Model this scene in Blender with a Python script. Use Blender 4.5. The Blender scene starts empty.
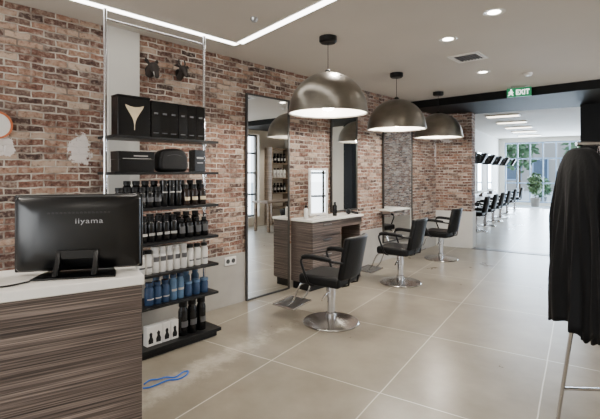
import bpy, bmesh, math, random
from mathutils import Vector, Matrix, noise
random.seed(4)
C = bpy.context.scene.collection
F=430.0; HZ=172.0; CX=300.0; EYE=1.5; CEIL=2.8
cam=bpy.data.cameras.new('camera'); co=bpy.data.objects.new('camera',cam); C.objects.link(co)
co.location=(0,0,EYE); co.rotation_euler=(math.pi/2,0,0)
cam.lens=36*F/600; cam.sensor_width=36; cam.shift_y=-(209.5-HZ)/600; cam.clip_end=200
bpy.context.scene.camera=co
# ---------- frames: brick wall frame (s along, d out) and passage frame
W0=Vector((-.975,4.66)); L_=math.hypot(390,430); U=Vector((390/L_,430/L_)); N=Vector((U.y,-U.x)); WA=math.atan2(U.y,U.x)
def WP(s,d,z=0): p=W0+U*s+N*d; return Vector((p.x,p.y,z))
def sw(px,d=0):
    r=(px-CX)/F
    return (r*(W0.y+d*N.y)-W0.x-d*N.x)/(U.x-r*U.y)
def zw(px,py,d=0):
    return EYE+(HZ-py)/F*WP(sw(px,d),d).y
O0=Vector((3.37,8.43)); OU=Vector((.546,.838)); OU.normalize(); ON=Vector((OU.y,-OU.x)); OA=math.atan2(ON.y,ON.x)
def OP(x,y,z=0): p=O0+ON*x+OU*y; return Vector((p.x,p.y,z))
def ceilp(px,py,z=CEIL):
    Y=F*(z-EYE)/(HZ-py); return Vector(((px-CX)/F*Y,Y,z))
def floorp(px,py):
    Y=F*EYE/(py-HZ); return Vector(((px-CX)/F*Y,Y,0))
# ---------- mesh builder
class MB:
    def __init__(s): s.bm=bmesh.new()
    def _f(s,vs):
        try: s.bm.faces.new(vs)
        except ValueError: pass
    def box(s,a,b,M=None):
        v=[]
        for z in (a[2],b[2]):
            for x,y in ((a[0],a[1]),(b[0],a[1]),(b[0],b[1]),(a[0],b[1])):
                p=Vector((x,y,z)); p=M@p if M else p; v.append(s.bm.verts.new(p))
        for f in ((3,2,1,0),(4,5,6,7),(0,1,5,4),(1,2,6,5),(2,3,7,6),(3,0,4,7)): s._f([v[i] for i in f])
        return s
    def prism(s,poly,z0,z1,M=None):
        a=[];b=[]
        for x,y in poly:
            p=Vector((x,y,z0));q=Vector((x,y,z1))
            if M: p=M@p;q=M@q
            a.append(s.bm.verts.new(p)); b.append(s.bm.verts.new(q))
        n=len(poly); s._f(a[::-1]); s._f(b)
        for i in range(n): s._f([a[i],a[(i+1)%n],b[(i+1)%n],b[i]])
        return s
    def lathe(s,prof,c=(0,0,0),n=28,M=None,close=False):
        rings=[]
        for r,z in prof:
            ring=[]
            if r<1e-5:
                p=Vector((c[0],c[1],c[2]+z)); ring=[s.bm.verts.new(M@p if M else p)]
            else:
                for i in range(n):
                    a=2*math.pi*i/n; p=Vector((c[0]+r*math.cos(a),c[1]+r*math.sin(a),c[2]+z)); ring.append(s.bm.verts.new(M@p if M else p))
            rings.append(ring)
        pairs=list(zip(rings,rings[1:]))
        if close: pairs.append((rings[-1],rings[0]))
        for A,B in pairs:
            for i in range(n):
                j=(i+1)%n
                if len(A)==1 and len(B)==1: break
                if len(A)==1: s._f([A[0],B[j],B[i]])
                elif len(B)==1: s._f([A[i],A[j],B[0]])
                else: s._f([A[i],A[j],B[j],B[i]])
        if not close:
            if len(rings[0])>1: s._f(rings[0][::-1])
            if len(rings[-1])>1: s._f(rings[-1])
        return s
    def tube(s,pts,r,n=10,closed=False):
        pts=[Vector(p) for p in pts]; m=len(pts)
        R=r if isinstance(r,(list,tuple)) else [r]*m
        up=None; rings=[]
        for i,p in enumerate(pts):
            if closed: t=pts[(i+1)%m]-pts[i-1]
            else: t=pts[min(i+1,m-1)]-pts[max(i-1,0)]
            t.normalize()
            if up is None: up=Vector((0,0,1)) if abs(t.z)<.9 else Vector((1,0,0))
            x=t.cross(up).normalized(); up=x.cross(t).normalized()
            rings.append([s.bm.verts.new(p+(x*math.cos(2*math.pi*k/n)+up*math.sin(2*math.pi*k/n))*R[i]) for k in range(n)])
        pr=list(zip(rings,rings[1:]))
        if closed: pr.append((rings[-1],rings[0]))
        for A,B in pr:
            for k in range(n): s._f([A[k],A[(k+1)%n],B[(k+1)%n],B[k]])
        if not closed: s._f(rings[0][::-1]); s._f(rings[-1])
        return s
    def build(s,name,mat,parent=None,bev=0,seg=2,smooth=True,sub=0):
        bmesh.ops.recalc_face_normals(s.bm,faces=s.bm.faces)
        me=bpy.data.meshes.new(name); s.bm.to_mesh(me); s.bm.free()
        me.materials.append(mat)
        if smooth:
            for p in me.polygons: p.use_smooth=True
            me.set_sharp_from_angle(angle=math.radians(40))
        o=bpy.data.objects.new(name,me); C.objects.link(o); o.parent=parent
        if bev:
            b=o.modifiers.new('b','BEVEL'); b.width=bev; b.segments=seg; b.limit_method='ANGLE'
        if sub:
            b=o.modifiers.new('s','SUBSURF'); b.levels=sub; b.render_levels=sub
        return o
def curve(pts,k=6):
    pts=[Vector(p) for p in pts]; out=[]
    P=[pts[0]*2-pts[1]]+pts+[pts[-1]*2-pts[-2]]
    for i in range(1,len(P)-2):
        a,b,c,d=P[i-1:i+3]
        for j in range(k):
            t=j/k; out.append(.5*((2*b)+(c-a)*t+(2*a-5*b+4*c-d)*t*t+(3*b-a-3*c+d)*t**3))
    out.append(pts[-1]); return out
def tag(o,label,cat,group=None):
    o['label']=label; o['category']=cat
    if group: o['group']=group
    return o
def thing(name,label,cat,loc=(0,0,0),rot=0,group=None):
    o=bpy.data.objects.new(name,None); C.objects.link(o); o.location=loc; o.rotation_euler=(0,0,rot); o.empty_display_size=.1
    return tag(o,label,cat,group)
def st(o,loc=None,rot=0):
    o['kind']='structure'
    if loc is not None: o.location=loc; o.rotation_euler=(0,0,rot)
    return o
def dup(root,loc,rot,label=None,group=None):
    def cp(o,par):
        c=o.copy(); C.objects.link(c); c.parent=par
        for ch in kids.get(o,[]): cp(ch,c)
        return c
    kids={}
    for o in list(C.objects):
        if o.parent: kids.setdefault(o.parent,[]).append(o)
    r=cp(root,None); r.location=loc; r.rotation_euler=(0,0,rot)
    if label: r['label']=label
    if group: r['group']=group
    return r
# ---------- materials
def lin(c): return tuple((x/255/12.92 if x/255<=.04045 else ((x/255+.055)/1.055)**2.4) for x in c)+(1,)
def new(name):
    m=bpy.data.materials.new(name); m.use_nodes=True; nt=m.node_tree; b=nt.nodes['Principled BSDF']; return m,nt,b
def simple(name,col,rough=.5,metal=0,emit=0,ecol=None,noise=.08,scale=20,bump=0,spec=.5):
    m,nt,b=new(name); nd=nt.nodes; lk=nt.links
    b.inputs['Roughness'].default_value=rough; b.inputs['Metallic'].default_value=metal
    b.inputs['Specular IOR Level'].default_value=spec
    tc=nd.new('ShaderNodeTexCoord'); n=nd.new('ShaderNodeTexNoise'); n.inputs['Scale'].default_value=scale; n.inputs['Detail'].default_value=4
    lk.new(tc.outputs['Object'],n.inputs['Vector'])
    r=nd.new('ShaderNodeValToRGB'); c=lin(col)
    r.color_ramp.elements[0].color=tuple(x*(1-noise) for x in c[:3])+(1,); r.color_ramp.elements[1].color=tuple(min(1,x*(1+noise)) for x in c[:3])+(1,)
    r.color_ramp.elements[0].position=.3; r.color_ramp.elements[1].position=.7
    lk.new(n.outputs['Fac'],r.inputs['Fac']); lk.new(r.outputs['Color'],b.inputs['Base Color'])
    if bump:
        bp=nd.new('ShaderNodeBump'); bp.inputs['Strength'].default_value=bump; bp.inputs['Distance'].default_value=.01
        lk.new(n.outputs['Fac'],bp.inputs['Height']); lk.new(bp.outputs['Normal'],b.inputs['Normal'])
    if emit:
        b.inputs['Emission Color'].default_value=lin(ecol or col); b.inputs['Emission Strength'].default_value=emit
    return m
M={}
M['black']=simple('black_plastic',(12,12,13),.45,spec=.3)
M['blackgloss']=simple('black_gloss',(8,8,9),.3,spec=.35)
M['leather']=simple('black_leather',(8,8,9),.5,bump=.15,scale=120,spec=.25)
M['cloth']=simple('black_cloth',(5,5,6),.7,bump=.15,scale=60,spec=.15)
M['chrome']=simple('chrome',(205,205,208),.14,1,noise=.03)
M['steel']=simple('brushed_steel',(160,160,160),.3,1,noise=.1)
M['basesteel']=simple('base_steel',(180,178,175),.22,1,noise=.05)
M['white']=simple('white_laminate',(225,222,216),.35,noise=.03)
M['paint']=simple('white_wall_paint',(206,203,196),.7,noise=.03,scale=4)
M['cream']=simple('cream_wall_paint',(210,201,186),.7,noise=.03,scale=4)
M['dado']=simple('pale_grey_plaster',(164,160,152),.6,noise=.06,scale=5)
M['blackwall']=simple('black_wall_paint',(8,8,9),.6,spec=.2)
M['soffit']=simple('black_beam_paint',(8,8,8),.6,spec=.2)
M['bottle_b']=simple('black_bottle',(9,9,11),.25,spec=.4)
M['bottle_br']=simple('dark_brown_bottle',(34,24,20),.25,spec=.4)
M['bottle_w']=simple('white_bottle',(218,216,212),.3,noise=.03)
M['bottle_blue']=simple('blue_bottle',(44,66,98),.25)
M['bottle_lblue']=simple('light_blue_bottle',(86,116,148),.25)
M['label']=simple('label_print',(170,168,164),.5)
M['grey']=simple('grey_label',(78,78,80),.5)
M['gold']=simple('gold_print',(206,190,156),.45,.1)
M['logo']=simple('logo_grey',(140,142,146),.4)
M['cable']=simple('black_cable',(10,10,10),.5)
M['bluecable']=simple('blue_cable',(20,100,200),.5)
M['led']=simple('led_diffuser',(255,252,246),.5,emit=11)
M['bulb']=simple('lamp_bulb',(255,248,236),.5,emit=30)
M['down']=simple('downlight_glow',(255,246,232),.5,emit=22)
M['panel']=simple('panel_glow',(255,238,208),.5,emit=6)
M['green']=simple('exit_green',(6,110,66),.4,emit=.8)
M['signwhite']=simple('exit_white',(240,250,245),.4,emit=3)
M['orange']=simple('orange_rim',(196,110,70),.5)
M['fur']=simple('dark_brown_hide',(40,31,26),.8,bump=.4,scale=60,noise=.3)
M['horn']=simple('horn',(30,26,23),.5)
M['frame']=simple('grey_metal_frame',(70,68,66),.35,.6)
M['whiteframe']=simple('window_frame_paint',(120,142,166),.4)
M['pot']=simple('grey_pot',(120,118,114),.6)
M['bark']=simple('bark',(92,76,60),.9,bump=.5)
M['leaf']=simple('leaf_green',(78,104,66),.6,noise=.35,scale=8)
M['ground']=simple('street_paving',(170,168,164),.8)
M['facade']=simple('street_facade',(140,132,124),.8)
M['pane']=simple('facade_glass',(60,72,86),.2)
def mirror_mat():
    m,nt,b=new('mirror_glass'); b.inputs['Base Color'].default_value=(.82,.83,.82,1); b.inputs['Metallic'].default_value=1
    tc=nt.nodes.new('ShaderNodeTexCoord'); n=nt.nodes.new('ShaderNodeTexNoise'); n.inputs['Scale'].default_value=3
    mp=nt.nodes.new('ShaderNodeMapRange'); mp.inputs[3].default_value=.005; mp.inputs[4].default_value=.02
    nt.links.new(tc.outputs['Object'],n.inputs['Vector']); nt.links.new(n.outputs['Fac'],mp.inputs[0]); nt.links.new(mp.outputs[0],b.inputs['Roughness'])
    return m
M['mirror']=mirror_mat()
def shade_mat():
    m,nt,b=new('aged_pewter_metal'); nd=nt.nodes; lk=nt.links
    b.inputs['Metallic'].default_value=1
    tc=nd.new('ShaderNodeTexCoord'); n=nd.new('ShaderNodeTexNoise'); n.inputs['Scale'].default_value=5; n.inputs['Detail'].default_value=6; n.inputs['Roughness'].default_value=.5
    mp=nd.new('ShaderNodeMapping'); mp.inputs['Scale'].default_value=(1,1,1.4); r=nd.new('ShaderNodeValToRGB')
    r.color_ramp.elements[0].color=lin((122,117,109)); r.color_ramp.elements[1].color=lin((146,141,132)); r.color_ramp.elements[0].position=.3; r.color_ramp.elements[1].position=.7
    lk.new(tc.outputs['Object'],mp.inputs[0]); lk.new(mp.outputs[0],n.inputs['Vector']); lk.new(n.outputs['Fac'],r.inputs['Fac']); lk.new(r.outputs['Color'],b.inputs['Base Color'])
    rr=nd.new('ShaderNodeMapRange'); rr.inputs[3].default_value=.29; rr.inputs[4].default_value=.36; lk.new(n.outputs['Fac'],rr.inputs[0]); lk.new(rr.outputs[0],b.inputs['Roughness'])
    return m
M['shade']=shade_mat()
def wood_mat(name='zebrano_wood',a=(28,23,21),b_=(74,63,58),c=(138,124,115),mul=1):
    m,nt,b=new(name); nd=nt.nodes; lk=nt.links; b.inputs['Roughness'].default_value=.42
    tc=nd.new('ShaderNodeTexCoord'); mp=nd.new('ShaderNodeMapping'); mp.inputs['Scale'].default_value=(.7,.7,110*mul)
    n=nd.new('ShaderNodeTexNoise'); n.inputs['Scale'].default_value=1.4; n.inputs['Detail'].default_value=4; n.inputs['Roughness'].default_value=.65
    r=nd.new('ShaderNodeValToRGB'); e=r.color_ramp.elements; e[0].position=.36; e[0].color=lin(a); e[1].position=.68; e[1].color=lin(c); k=e.new(.5); k.color=lin(b_)
    lk.new(tc.outputs['Object'],mp.inputs[0]); lk.new(mp.outputs[0],n.inputs['Vector']); lk.new(n.outputs['Fac'],r.inputs['Fac']); lk.new(r.outputs['Color'],b.inputs['Base Color'])
    bp=nd.new('ShaderNodeBump'); bp.inputs['Strength'].default_value=.2; bp.inputs['Distance'].default_value=.002; lk.new(n.outputs['Fac'],bp.inputs['Height']); lk.new(bp.outputs['Normal'],b.inputs['Normal'])
    return m
M['wood']=wood_mat()
M['oak']=wood_mat('oak_wood',(88,72,58),(116,98,80),(146,128,108),.4)
def brick_mat(name,patches=(),white=.0):
    m,nt,b=new(name); nd=nt.nodes; lk=nt.links; b.inputs['Roughness'].default_value=.85
    tc=nd.new('ShaderNodeTexCoord'); sp=nd.new('ShaderNodeSeparateXYZ'); lk.new(tc.outputs['Object'],sp.inputs[0])
    add=nd.new('ShaderNodeMath'); add.operation='ADD'; lk.new(sp.outputs[0],add.inputs[0]); lk.new(sp.outputs[1],add.inputs[1])
    cb=nd.new('ShaderNodeCombineXYZ'); lk.new(add.outputs[0],cb.inputs[0]); lk.new(sp.outputs[2],cb.inputs[1])
    wob=nd.new('ShaderNodeTexNoise'); wob.inputs['Scale'].default_value=9; lk.new(cb.outputs[0],wob.inputs['Vector'])
    vs=nd.new('ShaderNodeVectorMath'); vs.operation='SUBTRACT'; lk.new(wob.outputs['Color'],vs.inputs[0]); vs.inputs[1].default_value=(.5,.5,.5)
    vm=nd.new('ShaderNodeVectorMath'); vm.operation='SCALE'; lk.new(vs.outputs[0],vm.inputs[0]); vm.inputs['Scale'].default_value=.03
    va=nd.new('ShaderNodeVectorMath'); lk.new(cb.outputs[0],va.inputs[0]); lk.new(vm.outputs[0],va.inputs[1])
    br=nd.new('ShaderNodeTexBrick'); lk.new(va.outputs[0],br.inputs['Vector'])
    br.inputs['Scale'].default_value=1; br.inputs['Brick Width'].default_value=.18; br.inputs['Row Height'].default_value=.055; br.inputs['Mortar Size'].default_value=.0075; br.inputs['Mortar Smooth'].default_value=.5
    br.inputs['Color1'].default_value=(0,0,0,1); br.inputs['Color2'].default_value=(1,1,1,1); br.inputs['Mortar'].default_value=(.5,.5,.5,1)
    r=nd.new('ShaderNodeValToRGB'); e=r.color_ramp.elements
    e[0].position=0; e[0].color=lin((64,48,44)); e[1].position=1; e[1].color=lin((188,166,148))
    for p,c in ((.14,(102,70,59)),(.3,(124,86,71)),(.46,(102,83,75)),(.62,(140,100,82)),(.8,(156,124,105))): k=e.new(p); k.color=lin(c)
    lk.new(br.outputs['Color'],r.inputs['Fac'])
    n2=nd.new('ShaderNodeTexNoise'); n2.inputs['Scale'].default_value=26; n2.inputs['Detail'].default_value=7; n2.inputs['Roughness'].default_value=.65; lk.new(cb.outputs[0],n2.inputs['Vector'])
    r2=nd.new('ShaderNodeValToRGB'); r2.color_ramp.elements[0].position=.49; r2.color_ramp.elements[0].color=(0,0,0,1); r2.color_ramp.elements[1].position=.66; r2.color_ramp.elements[1].color=(1,1,1,1)
    lk.new(n2.outputs['Fac'],r2.inputs['Fac'])
    mx=nd.new('ShaderNodeMixRGB'); lk.new(r.outputs['Color'],mx.inputs[1]); mx.inputs[2].default_value=lin((190,174,160)) 
    ms=nd.new('ShaderNodeMath'); ms.operation='MULTIPLY'; ms.inputs[1].default_value=.55; lk.new(r2.outputs['Color'],ms.inputs[0]); lk.new(ms.outputs[0],mx.inputs[0])
    rd=nd.new('ShaderNodeValToRGB'); rd.color_ramp.elements[0].position=.34; rd.color_ramp.elements[0].color=(.38,.36,.35,1); rd.color_ramp.elements[1].position=.46; rd.color_ramp.elements[1].color=(1,1,1,1)
    lk.new(n2.outputs['Fac'],rd.inputs['Fac'])
    mdk=nd.new('ShaderNodeMixRGB'); mdk.blend_type='MULTIPLY'; mdk.inputs[0].default_value=1; lk.new(mx.outputs[0],mdk.inputs[1]); lk.new(rd.outputs['Color'],mdk.inputs[2])
    mo=nd.new('ShaderNodeMixRGB'); lk.new(br.outputs['Fac'],mo.inputs[0]); lk.new(mdk.outputs[0],mo.inputs[1])
    n3=nd.new('ShaderNodeTexNoise'); n3.inputs['Scale'].default_value=5; n3.inputs['Detail'].default_value=7; lk.new(cb.outputs[0],n3.inputs['Vector'])
    r3=nd.new('ShaderNodeValToRGB'); r3.color_ramp.elements[0].color=lin((122,110,101)); r3.color_ramp.elements[1].color=lin((206,197,184)); r3.color_ramp.elements[0].position=.39; r3.color_ramp.elements[1].position=.61
    lk.new(n3.outputs['Fac'],r3.inputs['Fac']); lk.new(r3.outputs['Color'],mo.inputs[2])
    last=mo.outputs[0]
    n4=nd.new('ShaderNodeTexNoise'); n4.inputs['Scale'].default_value=1.9; n4.inputs['Detail'].default_value=9; n4.inputs['Roughness'].default_value=.7; lk.new(cb.outputs[0],n4.inputs['Vector'])
    r4=nd.new('ShaderNodeValToRGB'); r4.color_ramp.elements[0].position=.55-white; r4.color_ramp.elements[0].color=(0,0,0,1); r4.color_ramp.elements[1].position=.7-white; r4.color_ramp.elements[1].color=(.6,.6,.6,1)
    lk.new(n4.outputs['Fac'],r4.inputs['Fac'])
    m4=nd.new('ShaderNodeMixRGB'); lk.new(r4.outputs['Color'],m4.inputs[0]); lk.new(last,m4.inputs[1]); m4.inputs[2].default_value=lin((198,184,170)); last=m4.outputs[0]
    for (ps,pz,rx,rz) in patches:
        s1=nd.new('ShaderNodeVectorMath'); s1.operation='SUBTRACT'; lk.new(cb.outputs[0],s1.inputs[0]); s1.inputs[1].default_value=(ps,pz,0)
        s2=nd.new('ShaderNodeVectorMath'); s2.operation='MULTIPLY'; lk.new(s1.outputs[0],s2.inputs[0]); s2.inputs[1].default_value=(1/rx,1/rz,0)
        ln=nd.new('ShaderNodeVectorMath'); ln.operation='LENGTH'; lk.new(s2.outputs[0],ln.inputs[0])
        nn=nd.new('ShaderNodeTexNoise'); nn.inputs['Scale'].default_value=11; nn.inputs['Detail'].default_value=9; nn.inputs['Roughness'].default_value=.7; lk.new(cb.outputs[0],nn.inputs['Vector'])
        ad=nd.new('ShaderNodeMath'); ad.operation='MULTIPLY_ADD'; lk.new(nn.outputs['Fac'],ad.inputs[0]); ad.inputs[1].default_value=3.0; lk.new(ln.outputs['Value'],ad.inputs[2])
        lt=nd.new('ShaderNodeMath'); lt.operation='LESS_THAN'; lk.new(ad.outputs[0],lt.inputs[0]); lt.inputs[1].default_value=2.35
        mp=nd.new('ShaderNodeMixRGB'); lk.new(lt.outputs[0],mp.inputs[0]); lk.new(last,mp.inputs[1]); mp.inputs[2].default_value=lin((220,212,208)); last=mp.outputs[0]
    lk.new(last,b.inputs['Base Color'])
    h=nd.new('ShaderNodeMath'); h.operation='SUBTRACT'; lk.new(n2.outputs['Fac'],h.inputs[0]); lk.new(br.outputs['Fac'],h.inputs[1])
    bp=nd.new('ShaderNodeBump'); bp.inputs['Strength'].default_value=.8; bp.inputs['Distance'].default_value=.012; lk.new(h.outputs[0],bp.inputs['Height']); lk.new(bp.outputs['Normal'],b.inputs['Normal'])
    return m
M['brick']=brick_mat('old_brick',[(sw(80),zw(80,150),.095,.15),(sw(4),zw(4,146),.07,.12),(sw(437),1.9,.15,.3)])
M['brick2']=brick_mat('old_brick_pier',[(-.5,2.3,.15,.25)],.02)
FO=Vector((.543,2.92,0))
def floor_mat():
    m,nt,b=new('floor_slabs'); nd=nt.nodes; lk=nt.links
    tc=nd.new('ShaderNodeTexCoord')
    wob=nd.new('ShaderNodeTexNoise'); wob.inputs['Scale'].default_value=2.2; wob.inputs['Detail'].default_value=6; lk.new(tc.outputs['Object'],wob.inputs['Vector'])
    vs=nd.new('ShaderNodeVectorMath'); vs.operation='SUBTRACT'; lk.new(wob.outputs['Color'],vs.inputs[0]); vs.inputs[1].default_value=(.5,.5,.5)
    vm=nd.new('ShaderNodeVectorMath'); vm.operation='SCALE'; lk.new(vs.outputs[0],vm.inputs[0]); vm.inputs['Scale'].default_value=.012
    va=nd.new('ShaderNodeVectorMath'); lk.new(tc.outputs['Object'],va.inputs[0]); lk.new(vm.outputs[0],va.inputs[1])
    br=nd.new('ShaderNodeTexBrick'); br.offset=0; br.inputs['Scale'].default_value=1; br.inputs['Brick Width'].default_value=.92; br.inputs['Row Height'].default_value=1.2
    br.inputs['Mortar Size'].default_value=.0048; br.inputs['Mortar Smooth'].default_value=.25; lk.new(va.outputs[0],br.inputs['Vector'])
    br.inputs['Color1'].default_value=(.35,.35,.35,1); br.inputs['Color2'].default_value=(.65,.65,.65,1)
    n=nd.new('ShaderNodeTexNoise'); n.inputs['Scale'].default_value=1.8; n.inputs['Detail'].default_value=10; n.inputs['Roughness'].default_value=.6; lk.new(tc.outputs['Object'],n.inputs['Vector'])
    mx=nd.new('ShaderNodeMixRGB'); mx.inputs[0].default_value=.25; lk.new(n.outputs['Fac'],mx.inputs[1]); lk.new(br.outputs['Color'],mx.inputs[2])
    r=nd.new('ShaderNodeValToRGB'); e=r.color_ramp.elements; e[0].position=.32; e[0].color=lin((112,104,91)); e[1].position=.68; e[1].color=lin((152,144,129))
    lk.new(mx.outputs[0],r.inputs['Fac'])
    mf=nd.new('ShaderNodeMath'); mf.operation='MULTIPLY'; mf.inputs[1].default_value=.85; lk.new(br.outputs['Fac'],mf.inputs[0])
    mo=nd.new('ShaderNodeMixRGB'); lk.new(mf.outputs[0],mo.inputs[0]); lk.new(r.outputs['Color'],mo.inputs[1]); mo.inputs[2].default_value=lin((206,201,190))
    last=mo.outputs[0]
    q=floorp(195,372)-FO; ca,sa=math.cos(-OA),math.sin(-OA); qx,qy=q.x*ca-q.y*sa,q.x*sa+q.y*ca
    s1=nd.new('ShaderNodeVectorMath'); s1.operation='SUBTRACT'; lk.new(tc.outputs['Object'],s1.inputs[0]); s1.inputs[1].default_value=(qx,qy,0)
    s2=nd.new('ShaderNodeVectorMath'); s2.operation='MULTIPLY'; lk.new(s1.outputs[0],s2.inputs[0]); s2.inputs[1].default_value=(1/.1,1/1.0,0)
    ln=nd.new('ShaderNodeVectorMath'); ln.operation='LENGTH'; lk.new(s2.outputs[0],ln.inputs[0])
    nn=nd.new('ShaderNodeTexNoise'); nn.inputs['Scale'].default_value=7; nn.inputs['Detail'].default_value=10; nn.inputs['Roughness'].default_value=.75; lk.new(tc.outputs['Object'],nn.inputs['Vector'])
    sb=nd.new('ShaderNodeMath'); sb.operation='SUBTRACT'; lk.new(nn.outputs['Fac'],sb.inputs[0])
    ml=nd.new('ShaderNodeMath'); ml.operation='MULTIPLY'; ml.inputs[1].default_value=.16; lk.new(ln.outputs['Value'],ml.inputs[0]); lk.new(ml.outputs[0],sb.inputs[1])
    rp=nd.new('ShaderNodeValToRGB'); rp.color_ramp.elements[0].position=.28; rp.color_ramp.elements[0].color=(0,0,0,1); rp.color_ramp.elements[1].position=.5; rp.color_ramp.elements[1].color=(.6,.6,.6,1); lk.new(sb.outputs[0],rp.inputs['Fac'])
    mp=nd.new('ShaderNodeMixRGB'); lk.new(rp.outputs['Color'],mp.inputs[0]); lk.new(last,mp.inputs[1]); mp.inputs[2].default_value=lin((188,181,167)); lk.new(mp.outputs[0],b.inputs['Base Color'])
    rr=nd.new('ShaderNodeMapRange'); lk.new(n.outputs['Fac'],rr.inputs[0]); rr.inputs[3].default_value=.24; rr.inputs[4].default_value=.34; lk.new(rr.outputs[0],b.inputs['Roughness'])
    bp=nd.new('ShaderNodeBump'); bp.inputs['Strength'].default_value=.08; bp.inputs['Distance'].default_value=.003; lk.new(n.outputs['Fac'],bp.inputs['Height']); lk.new(bp.outputs['Normal'],b.inputs['Normal'])
    return m
M['floor']=floor_mat()
M['ceil']=simple('ceiling_paint',(202,195,186),.75,noise=.02,scale=2)

# ================= SETTING =================
fo=MB().box((-9.2,-8.05,-.1),(8.2,17.2,0)).build('floor',M['floor'],smooth=False); st(fo,FO,OA)
gr=MB().box((-40,-40,-.3),(60,80,-.101)).build('ground',M['ground']); st(gr)
SB=-6.6; DR=5.2
w=MB().box((SB-.3,0,0),(5.6,.25,3.2)).build('wall_left',M['brick'],smooth=False); st(w,WP(0,0),WA)
b=MB().box((SB,-.016,0),(5.55,0,.57)).build('baseboard_left',M['dado'],smooth=False); st(b,WP(0,0),WA)
def wall_with_hole(name,x0,x1,hx0,hx1,hz0,hz1,th,mat,H=3.2):
    m=MB(); m.box((x0,0,0),(hx0,th,H)); m.box((hx1,0,0),(x1,th,H)); m.box((hx0,0,0),(hx1,th,hz0)); m.box((hx0,0,hz1),(hx1,th,H))
    return st(m.build(name,mat,smooth=False))
bw=wall_with_hole('wall_back',-.25,DR+.25,.7,4.6,.3,2.5,.25,M['paint'])
bw.rotation_euler=(0,0,WA-math.pi/2); bw.location=WP(SB-.25,0)
rw=wall_with_hole('wall_right',-6.43,-SB,-5.4,-2.9,.25,2.55,.25,M['cream'])
rw.location=WP(0,DR); rw.rotation_euler=(0,0,WA+math.pi)
def window(name,wd,h,nx,nz,loc,rot,mat,t=.05):
    m=MB()
    m.box((0,0,0),(wd,.06,t)); m.box((0,0,h-t),(wd,.06,h))
    for i in range(nx+1):
        x=(wd-t)*i/nx; m.box((x,0.002,.001),(x+t,.058,h-.001))
    for k in nz: m.box((.001,.004,k),(wd-.001,.056,k+t))
    return st(m.build(name,mat,bev=.004),loc,rot)
window('window_1',3.9,2.2,4,[1.6],WP(SB-.12,.7,.3),WA-math.pi/2,M['frame'])
window('window_2',2.5,2.3,6,[.6,1.2,1.75],WP(5.4,DR+.1,.25),WA+math.pi,M['frame'])
p=MB().box((-1.62,0,0),(0,.3,3.2)).build('wall_pier',M['brick2'],smooth=False); st(p,OP(0,0),OA)
p=MB().box((-.75,-.016,0),(.016,.3,.72)).build('baseboard_pier',M['paint'],smooth=False); st(p,OP(0,0),OA)
p=MB().box((0,0,2.67),(1.78,.3,3.2)).build('wall_lintel',M['soffit'],smooth=False); st(p,OP(0,0),OA)
p=MB().box((1.78,0,0),(2.08,.3,3.2)).build('wall_passage_right',M['blackwall'],smooth=False); st(p,OP(0,0),OA)
p=MB().box((2.08,0,0),(4.75,.3,3.2)).build('wall_front',M['cream'],smooth=False); st(p,OP(0,0),OA)
def poly(name,pts,z0,z1,mat): return st(MB().prism([(q.x,q.y) for q in pts],z0,z1).build(name,mat,smooth=False))
poly('ceiling',[WP(SB-.2,-.1),WP(SB-.2,DR+.1),OP(4.7,.05),OP(-.9,.05)],CEIL,CEIL+.15,M['ceil'])
poly('trim_1',[WP(4.47,.001),WP(4.47,DR-.001),OP(4.56,-.001),OP(-.7,-.001)],2.67,CEIL-.001,M['soffit'])
FX0,FX1,FY=-1.4,3.6,12.9
p=MB().box((FX0-.2,.3,0),(FX0,FY+.2,3.2)).build('wall_far_left',M['paint'],smooth=False); st(p,OP(0,0),OA)
p=MB().box((FX1,.3,0),(FX1+.2,FY+.2,3.2)).build('wall_far_right',M['brick2'],smooth=False); st(p,OP(0,0),OA)
m=MB().box((FX0,FY,0),(FX0+.25,FY+.2,3.1)); m.box((FX1-.15,FY,0),(FX1,FY+.2,3.1)); m.box((FX0+.25,FY,2.85),(FX1-.15,FY+.2,3.1)); m.box((FX0+.25,FY,0),(FX1-.15,FY+.2,.12))
st(m.build('wall_far',M['paint'],smooth=False),OP(0,0),OA)
window('window_3',FX1-FX0-.4,2.73,9,[.85,1.95],OP(FX0+.25,FY+.05,.12),OA,M['whiteframe'],.06)
p=MB().box((FX0,.3,3.05),(FX1,FY+.2,3.2)).build('ceiling_far',M['ceil'],smooth=False); st(p,OP(0,0),OA)
st(MB().box((0,-.06,.0),(1.78,.14,.006)).build('trim_2',M['frame'],smooth=False),OP(0,0),OA)
s0,s1=sw(107),sw(138)
st(MB().box((s0,-.03,.57),(s1,0,CEIL)).build('trim_3',M['paint'],smooth=False),WP(0,0),WA)

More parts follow.
